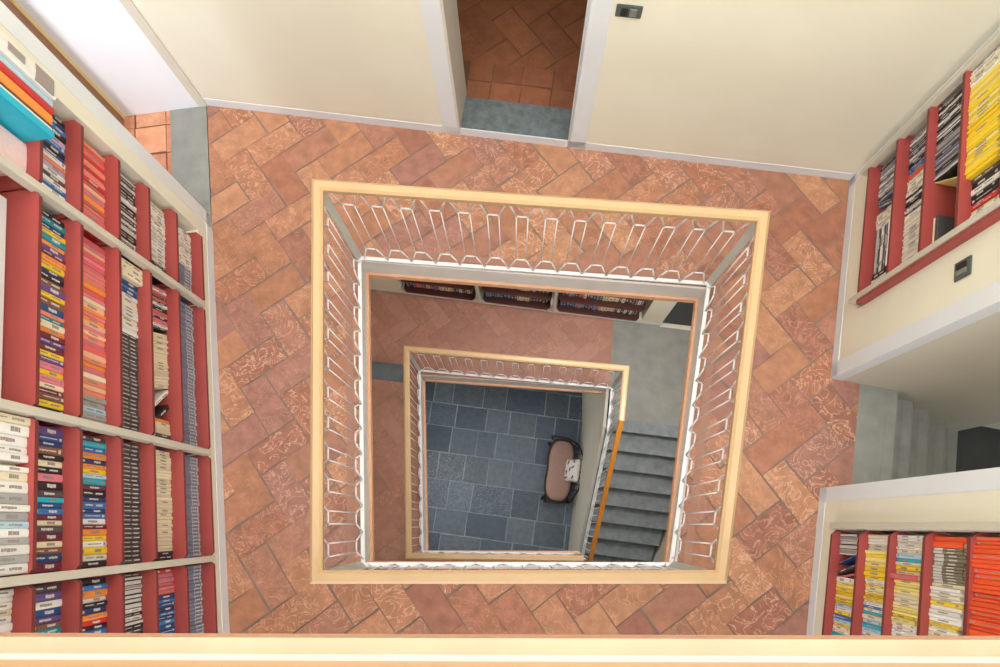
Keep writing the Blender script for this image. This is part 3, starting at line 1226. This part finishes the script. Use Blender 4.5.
PAL = dict(
    mixA=['blue', 'dark blue', 'white', 'white', 'black', 'charcoal', 'salmon', 'navy', 'pale blue', 'lilac'],
    mixB=['teal', 'dark blue', 'navy', 'purple', 'maroon', 'orange', 'salmon', 'yellow', 'black', 'brown', 'maroon', 'blue', 'cream', 'navy', 'pink', 'purple'],
    mixC=['white', 'pale blue', 'orange', 'navy', 'turquoise', 'maroon', 'pink', 'brown', 'yellow', 'blue', 'charcoal', 'purple', 'lilac', 'black'],
    mixD=['navy', 'dark blue', 'navy', 'purple', 'maroon', 'charcoal', 'pink', 'blue', 'turquoise', 'rose', 'black', 'brown', 'cream'],
    mixE=['teal', 'black', 'green', 'purple', 'turquoise', 'white', 'dark blue', 'brown', 'charcoal', 'pale blue'],
    mixF=['green', 'blue', 'orange', 'white', 'black', 'red', 'pale blue', 'purple', 'navy', 'turquoise'],
    hot=['rose', 'salmon', 'pink', 'red', 'peach', 'orange', 'rose', 'pink', 'salmon', 'salmon'],
    warm=['rose', 'peach', 'orange', 'pink', 'salmon', 'peach', 'salmon', 'cream', 'pink', 'orange'],
    wt=['white', 'white', 'pale blue', 'white', 'turquoise', 'white', 'grey', 'white'],
    pale=['grey', 'white', 'pale blue', 'grey'],
    whites=['white', 'white', 'cream', 'white', 'white'],
    bw=['black', 'white', 'black', 'charcoal', 'black'],
    bwp=['black', 'white', 'pink', 'black', 'charcoal', 'white', 'rose'],
    blk=['charcoal'], dark=['black'], cream=['cream'], slate=['slate'], blues=['blue', 'navy', 'dark blue'], pinks=['rose', 'pink', 'red'],
    oranges=['orange', 'charcoal', 'cream'], greys=['grey', 'slate', 'white', 'charcoal', 'grey', 'black'],
    yel=['yellow', 'yellow', 'yellow', 'pale yellow'], verm=['vermilion'], wy=['white', 'pale yellow', 'cream', 'yellow'],
    oc=['olive'], wb=['white', 'blue', 'cream', 'pale blue', 'turquoise', 'yellow'], lemon=['pale yellow', 'cream'])


def put(F, kind, s, z, t, h, dep, dspine, cname, variant=None, lean=0.0, flat=False, ink=None):
    if variant is None:
        variant = rnd.choice((1, 2, 3, 4, 2, 3))
    dk = cname in DARK
    me = BOOKS[(variant, 1 if (dk if ink is None else ink) else 0)]
    o = bpy.data.objects.new(kind, me)
    c = lin(K[cname])
    j = rnd.uniform(.88, 1.12)
    o.color = (min(1, c[0] * j), min(1, c[1] * j), min(1, c[2] * j), 1)
    o.scale = (t, dep, h)
    if flat:
        o.rotation_euler = (0, -math.pi / 2, F.ang)
        o.location = F.w(s + h, dspine - dep, z)
    else:
        o.rotation_euler = (0, lean, F.ang)
        dz = t * math.sin(lean) if lean > 0 else 0
        o.location = F.w(s, dspine - dep, z + dz + .0005)
    COL.objects.link(o)
    return o


def fill(F, s0, s1, z, segs, where, kind0, group, dsp=-.045, tot_d=.19, endword='doorway end', noun=None):
    """segs: (share, palette, thickness, height, variants, opts)."""
    tot = sum(g[0] for g in segs)
    s = s0
    idx = 0
    for g in segs:
        share, pal, t0, h0 = g[0], g[1], g[2], g[3]
        opt = g[4] if len(g) > 4 else {}
        e = s + (s1 - s0) * share / tot
        if pal is None:
            s = e
            continue
        names = PAL[pal]
        kind = opt.get('kind', kind0)
        lean = math.radians(opt.get('lean', 0))
        last = None
        if opt.get('flat'):
            # a pile lying flat, spines outward
            zz = z
            for _ in range(opt['flat']):
                tt = t0 * rnd.uniform(.8, 1.2)
                cn = rnd.choice(names)
                idx += 1
                o = put(F, kind, s + rnd.uniform(0, .008), zz + .0004, tt, min(h0, e - s - .012), opt.get('dep', .15), dsp + opt.get('out', 0) + rnd.uniform(-.008, .004), cn, rnd.choice(opt.get('var', (1, 2, 3))), flat=True)
                tag(o, f'{cn} {kind.replace("_", " ")} lying flat, {ordinal(idx)} from {endword}, {where}', 'book', group)
                zz += tt + .0004
            s = e
            continue
        fp_pad = h0 * math.sin(abs(lean)) if lean else 0
        s_lim = e - (fp_pad if lean > 0 else 0)
        if lean < 0:
            s += fp_pad
        room = s_lim - s
        nb = max(1, round(room / (t0 / math.cos(lean) + .0006)))
        tts = [1.0 if opt.get('even') else rnd.uniform(.72, 1.3) for _ in range(nb)]
        kf = (room - .0006 * nb) * math.cos(lean) / sum(tts)
        for tt in tts:
            tt *= kf
            adv = tt / math.cos(lean) + .0006
            cn = rnd.choice(names)
            if len(names) > 3 and cn == last:
                cn = rnd.choice(names)
            last = cn
            hh = h0 * (rnd.uniform(.92, 1.06) if not opt.get('even') else 1)
            idx += 1
            o = put(F, kind, s, z, tt, hh, opt.get('dep', .13) * rnd.uniform(.96, 1.02), dsp + opt.get('out', 0) + rnd.uniform(-.004, .004) * opt.get('jag', 1),
                    cn, rnd.choice(opt['var']) if 'var' in opt else None, lean, ink=opt.get('ink'))
            tag(o, f'{cn} {kind.replace("_", " ")}, {ordinal(idx)} from {endword}, {where}', 'book', group)
            s += adv
        s = e


# left bookcase ------------------------------------------------------
PF = .018
rowsL = [FL.hit(x, 330, PF)[1] + .02 for x in (206, 181, 153, 122, 83, 40)]
print('rowsL', rowsL)
rowsL += [rowsL[-1] + .3, rowsL[-1] + .6]
sv1 = FL.sp(203.5, 303, .25)
sv2 = FL.sp(210, 452, .25)
sv3 = FL.sp(216, 558, .25)
baysL = [(n0 + .012, sv1), (sv1, sv2), (sv2, sv3), (sv3, sv3 + 1.0), (sv3 + 1.0, n1 - .02)]
bookcase('bookcase', 'long red shelved bookcase with grey uprights built into the left wall', FL, baysL, rowsL, -.235, PF, NT_L, NB_L, [sv1, sv2, sv3, sv3 + 1.0])
B_ = dict(even=True)
BAY = ['bay nearest the corner doorway', 'second bay from the doorway', 'third bay from the doorway', 'fourth bay from the doorway']
ROW = ['lowest shelf', 'second shelf up', 'third shelf up', 'fourth shelf up', 'fifth shelf up', 'sixth shelf up']
series = dict(kind='series_volume', even=True, var=(5,))
black_s = dict(kind='series_volume', even=True, var=(2,))
spec = {
    (0, 0): [(.55, 'whites', .017, .19, dict(kind='booklet')), (.45, 'slate', .018, .2, series)],
    (0, 1): [(.8, 'whites', .016, .20, dict(kind='booklet')), (.2, 'dark', .02, .19, dict(kind='booklet'))],
    (0, 2): [(1, 'bw', .016, .21, dict(var=(2, 7, 4)))],
    (0, 3): [(1, 'hot', .02, .21, dict(var=(0, 0, 1)))],
    (0, 4): [(1, 'mixA', .022, .21)],
    (1, 0): [(1, 'slate', .018, .2, series)],
    (1, 1): [(.30, 'bwp', .014, .20, dict(kind='booklet', lean=4)), (.38, 'cream', .014, .19, dict(kind='booklet', lean=7, even=True, var=(0, 1))),
             (.10, 'whites', .012, .21, dict(kind='booklet', lean=30)), (.08, 'dark', .016, .19, dict(kind='booklet', lean=30)), (.14, 'oranges', .02, .16, dict(kind='booklet', var=(0, 1)))],
    (1, 2): [(.10, 'cream', .024, .21, dict(out=.03)), (.08, 'blues', .02, .2), (.24, 'whites', .018, .2, dict(var=(0, 1))), (.58, 'blk', .0185, .2, black_s)],
    (1, 3): [(.85, 'warm', .021, .21, dict(var=(0, 0, 1))), (.15, 'pale', .022, .21)],
    (1, 4): [(1, 'mixB', .0235, .21)],
    (2, 0): [(1, 'slate', .018, .2, series)],
    (2, 1): [(.93, 'cream', .016, .19, dict(kind='booklet', var=(0, 1))), (.07, 'dark', .016, .18, dict(kind='booklet'))],
    (2, 2): [(1, 'blk', .0185, .2, black_s)],
    (2, 3): [(1, 'mixC', .0215, .21)],
    (2, 4): [(1, 'mixD', .0235, .21)],
    (2, 5): [(.12, 'whites', .03, .24, dict(out=.045)), (.16, 'wt', .028, .23, dict(out=.04)), (.03, 'oranges', .02, .2), (.09, 'whites', .03, .24, dict(out=.045)), (.14, 'greys', .05, .25, dict(out=.045, even=True)),
             (.40, 'wt', .026, .25, dict(out=.05))],
    (3, 0): [(1, 'slate', .018, .2, series)],
    (3, 1): [(.25, 'pinks', .018, .19, dict(kind='booklet')), (.75, 'blues', .018, .2, dict(kind='booklet'))],
    (3, 2): [(1, 'bw', .018, .2, dict(var=(7, 2)))],
    (3, 3): [(1, 'mixF', .0215, .21)],
    (3, 4): [(1, 'mixE', .0235, .21)],
    (3, 5): [(1, 'whites', .02, .22, dict(kind='booklet', var=(1, 2)))],
}
for (bi, ri), segs in spec.items():
    a, c = baysL[bi]
    if bi == 3:
        c = a + .50
    fill(FL, a + .022, c - .022, rowsL[ri], segs, f'{ROW[ri]}, {BAY[bi]}', 'paperback',
         f'books on the {ROW[ri]} of the left bookcase')
# tall picture books jutting over the top shelf of the corner bay
a, c = baysL[0]
s = FL.sp(52, 71, 1.7) - .02
big = [('white', .075, .40, .075), ('pale blue', .03, .36, .06), ('red', .03, .36, .065), ('orange', .04, .34, .06), ('charcoal', .014, .33, .055),
       ('white', .014, .33, .06), ('turquoise', .03, .33, .068)]
s = a + .02
for i, (cn, t_, h_, out) in enumerate(big):
    o = put(FL, 'picture_book', s, rowsL[5], t_, h_, .26, out + PF - .012, cn, 6 if i == 0 else 0, ink=(i != 0) and cn in DARK)
    tag(o, f'{cn} tall picture book jutting over the sixth shelf, {ordinal(i + 1)} from the corner doorway', 'book', 'tall picture books on the sixth shelf')
    s += t_ + .001
o = put(FL, 'box_file', s + .01, rowsL[5], .12, .22, .2, -.03, 'pink', 0)
o.color = (*lin((246, 214, 214)), 1)
tag(o, 'pale pink box file beside the turquoise picture book on the sixth shelf', 'box file')
# white box set back on the otherwise empty shelf
a, c = baysL[1]
b = bmesh.new()
FL.box(b, a + .03, c - .05, -.225, FL.dp(5, 300, rowsL[5]), rowsL[5], rowsL[5] + .2)
bmesh.ops.bevel(b, geom=b.edges[:], offset=.006, segments=2, affect='EDGES')
tag(obj('storage_box', b, M['white'], origin=FL.w((a + c) / 2, -.18, rowsL[5])), 'long white box at the back of the nearly empty sixth shelf, second bay', 'box')

# right bookcases ----------------------------------------------------
PR = .042
rowsU = [FR.hit(x, 250, PR)[1] + .02 for x in (861, 888, 918, 953)]
print('rowsU', rowsU)
rowsU += [rowsU[-1] + .31, rowsU[-1] + .62]
bookcase('wall_bookcase', 'red shelved bookcase in the right wall niche above the stair opening beside the back corner', FR, [(NU0 + .024, NU1 - .01)], rowsU, -.24, PR, NTU, NBU,
         [NU0 + .04, NU1 - .02], side=[NU0 + .001])
a, c = NU0 + .062, NU1 - .045
mg = 'magazine'
G = 'magazines and books in the niche beside the back corner'
fr = lambda segs: segs[::-1]
WU = 'of the corner niche'
EW = 'stair end'
fill(FR, a, c, rowsU[0], [(.10, 'whites', .012, .22), (.04, 'dark', .02, .18), (.36, 'greys', .018, .26, dict(flat=9, dep=.16)), (.12, 'wy', .014, .2), (.1, 'greys', .012, .21, dict(lean=-12)), (.28, 'greys', .011, .21)],
     'lowest shelf ' + WU, mg, G, -.02, endword=EW)
fill(FR, a, c, rowsU[1], [(.42, 'whites', .008, .21, dict(var=(0, 1))), (.14, 'bw', .014, .21), (.12, 'whites', .014, .21), (.05, 'verm', .02, .2), (.05, 'blues', .01, .2, dict()), (.22, 'greys', .011, .21)],
     'second shelf ' + WU, mg, G, -.02, endword=EW)
fill(FR, a, c, rowsU[2], [(.24, 'oranges', .024, .2, dict(flat=2, dep=.16, var=(0,))), (.14, None, 0, 0), (.10, 'wy', .02, .22, dict(lean=-18)), (.36, 'greys', .009, .23, dict(var=(0, 1))), (.16, 'bw', .012, .22)],
     'third shelf ' + WU, mg, G, 0.0, endword=EW)
fill(FR, a, c, rowsU[3], [(.10, 'whites', .014, .2), (.04, 'pinks', .016, .2), (.16, 'bw', .022, .2), (.60, 'yel', .016, .23, dict(var=(0, 1), out=.03)), (.10, 'whites', .012, .23, dict(out=.03))],
     'fourth shelf ' + WU, mg, G, -.01, endword=EW)

rowsV = [FR.hit(x, 632, PR - .01)[1] + .02 for x in (822, 850, 881, 917, 963)]
print('rowsV', rowsV)
rowsV += [rowsV[-1] + .33]
bookcase('low_bookcase', 'red shelved bookcase of yellow and orange magazines in the right wall below the stair opening', FR, [(NL0 + .02, NL1 - .03)], rowsV, -.24, PR - .01, NTU, NBL, [NL1 - .018])
a, c = FR.sp(821, 645, .35), NL1 - .05
WV = 'of the near niche'
GV = 'magazines and books in the niche below the stair opening'
EV = 'landing end'
fill(FR, a, c, rowsV[0], [(.42, 'wb', .016, .2), (.20, 'yel', .014, .22, dict(var=(0, 1))), (.05, 'whites', .02, .21), (.04, 'pinks', .016, .21, dict(lean=8)), (.08, 'bw', .018, .21, dict(lean=14)), (.10, 'blues', .03, .2, dict(lean=14)), (.2, 'bw', .018, .21, dict(var=(7, 2)))],
     'lowest shelf ' + WV, mg, GV, -.01, endword=EV)
fill(FR, a, c, rowsV[1], [(.45, 'wb', .016, .2), (.25, 'wy', .013, .22), (.22, 'yel', .018, .22, dict(var=(0, 1), out=.01)), (.14, 'whites', .014, .21, dict(var=(0, 1)))],
     'second shelf ' + WV, mg, GV, -.01, endword=EV)
fill(FR, a, c, rowsV[2], [(.42, 'wy', .014, .2), (.26, 'lemon', .013, .22, dict(var=(0, 1))), (.04, 'pinks', .022, .22, dict(out=.02)), (.16, 'wb', .018, .21), (.14, 'whites', .012, .22)],
     'third shelf ' + WV, mg, GV, 0.0, endword=EV)
fill(FR, a, c, rowsV[3], [(.42, 'wy', .014, .2), (.11, 'whites', .014, .22, dict(var=(0, 1))), (.03, 'yel', .02, .22), (.12, 'whites', .014, .22, dict(var=(0, 1))), (.24, 'oc', .0115, .22, dict(var=(6,))), (.08, 'verm', .02, .22, dict(var=(0,)))],
     'fourth shelf ' + WV, mg, GV, 0.0, endword=EV)
fill(FR, a, c, rowsV[4], [(1, 'verm', .016, .24, dict(var=(0, 4), out=.02, jag=2))], 'fifth shelf ' + WV, mg, GV, 0.0, endword=EV)

# lower gallery bookcase ---------------------------------------------
rowsW = [ZB + .17, ZB + .52, ZB + .87, ZB + 1.22]
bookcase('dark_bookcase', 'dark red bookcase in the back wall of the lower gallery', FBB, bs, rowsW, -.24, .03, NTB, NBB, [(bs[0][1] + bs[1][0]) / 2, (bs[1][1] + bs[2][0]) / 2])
for i, (p, q) in enumerate(bs):
    for k in (0, 1):
        fill(FBB, p + .03, q - .03, rowsW[k], [(.3, 'bw', .03, .22), (.2, 'cream', .03, .2), (.5, 'mixD', .03, .22)],
             f'{ROW[k]}, lower gallery {["right", "middle", "left"][i]} bay', 'hardback', 'books in the lower gallery bookcase', -.03, endword='right end')

# ------------------------------------------------------------------ light
def area(name, loc, size, size_y, power, col, direction):
    l = bpy.data.lights.new(name, 'AREA')
    l.shape = 'RECTANGLE'
    l.size = size
    l.size_y = size_y
    l.energy = power
    l.color = col
    o = bpy.data.objects.new(name, l)
    o.location = loc
    o.rotation_euler = Vector(direction).to_track_quat('-Z', 'Y').to_euler()
    COL.objects.link(o)
    return o


# ceiling over the stairwell ; its opening holds an added overhead fill light
b = bmesh.new()
for q in ([(-3.2, -2.2), (3.4, -2.2), (3.4, -1.4), (-3.2, -1.4)], [(-3.2, 2.6), (3.4, 2.6), (3.4, 4), (-3.2, 4)],
          [(-3.2, -1.4), (-2.0, -1.4), (-2.0, 2.6), (-3.2, 2.6)], [(2.0, -1.4), (3.4, -1.4), (3.4, 2.6), (2.0, 2.6)]):
    prism(b, q, WALL_TOP, WALL_TOP + .2)
struct(obj('ceiling', b, M['white']))
area('overhead_fill', (0, .6, WALL_TOP + .1), 3.9, 3.9, 560, (.93, .965, 1.0), (0, 0, -1))
p = FL.w(1.42, -1.22, 1.5)
vd_ = -FL.s * .72 + FL.n * .7
area('vestibule_window', p, .5, 1.8, 26, (.95, .97, 1), (vd_.x, vd_.y, 0))
# added fill lights without fittings: back room, lower gallery, stair, landing
q = FB.w((lo + hi) / 2, -1.6, 2.55)
area('back_room_fill', q, .5, .5, 6, (1, .88, .74), (0, 0, -1))
area('lower_gallery_fill', (.4, 2.0, -.30), .5, .3, 22, (1, .95, .9), (0, 0, -1))
area('stair_fill', (1.4, 1.05, -.30), .3, .3, 34, (1, .97, .95), (0, 0, -1))
q = FR.w((so1 + so2) / 2, -1.6, 3.0)
area('landing_fill', q, .4, .4, 9, (1, .93, .82), (0, 0, -1))


def fill_window(name, F, s_, z, w, h):
    """An added casement frame, out of view, set around a fill light."""
    b = bmesh.new()
    for a_, c_ in ((-w / 2 - .07, -w / 2), (w / 2, w / 2 + .07), (-.03, .03)):
        F.box(b, s_ + a_, s_ + c_, -.02, .05, z - h / 2 - .07, z + h / 2 + .07)
    for a_, c_ in ((-h / 2 - .07, -h / 2), (h / 2, h / 2 + .07)):
        F.box(b, s_ - w / 2, s_ + w / 2, -.02, .05, z + a_, z + c_)
    F.box(b, s_ - w / 2 - .1, s_ + w / 2 + .1, .0, .09, z - h / 2 - .1, z - h / 2 - .07)
    struct(obj(name, b, M['metal']))


FF = Frame((0, -2.0), (0, 1))
for nm, F_, s_, z_, w_, h_, pw_, col_ in (
        ('fill_window_1', FF, 0, 4.6, 3.0, 1.8, 50, (.95, .97, 1)), ('fill_window_2', FF, -.1, 1.35, 3.0, 1.5, 50, (.94, .97, 1)),
        ('fill_window_3', FR, 1.6, 4.6, 2.4, 1.8, 75, (.97, .98, 1)), ('fill_window_4', FL, 2.6, 4.8, 2.0, 1.8, 18, (.95, .97, 1))):
    fill_window(nm, F_, s_, z_, w_, h_)  # added frames and fill lights, all outside the view
    n_ = F_.n
    area(nm + '_fill', F_.w(s_, .025, z_), w_, h_, pw_, col_, (n_.x, n_.y, -.2 if z_ > 3 else .05))
area('ground_floor_fill', (-1.3, .6, ZB - .32), .4, .6, 24, (.96, .98, 1), (.45, 0, -1))  # unseen fill added to brighten the slate floor and stair wall
W = bpy.data.worlds.new('world')
SC.world = W
W.use_nodes = True
W.node_tree.nodes['Background'].inputs[0].default_value = (.93, .96, 1, 1)
W.node_tree.nodes['Background'].inputs[1].default_value = 0.7
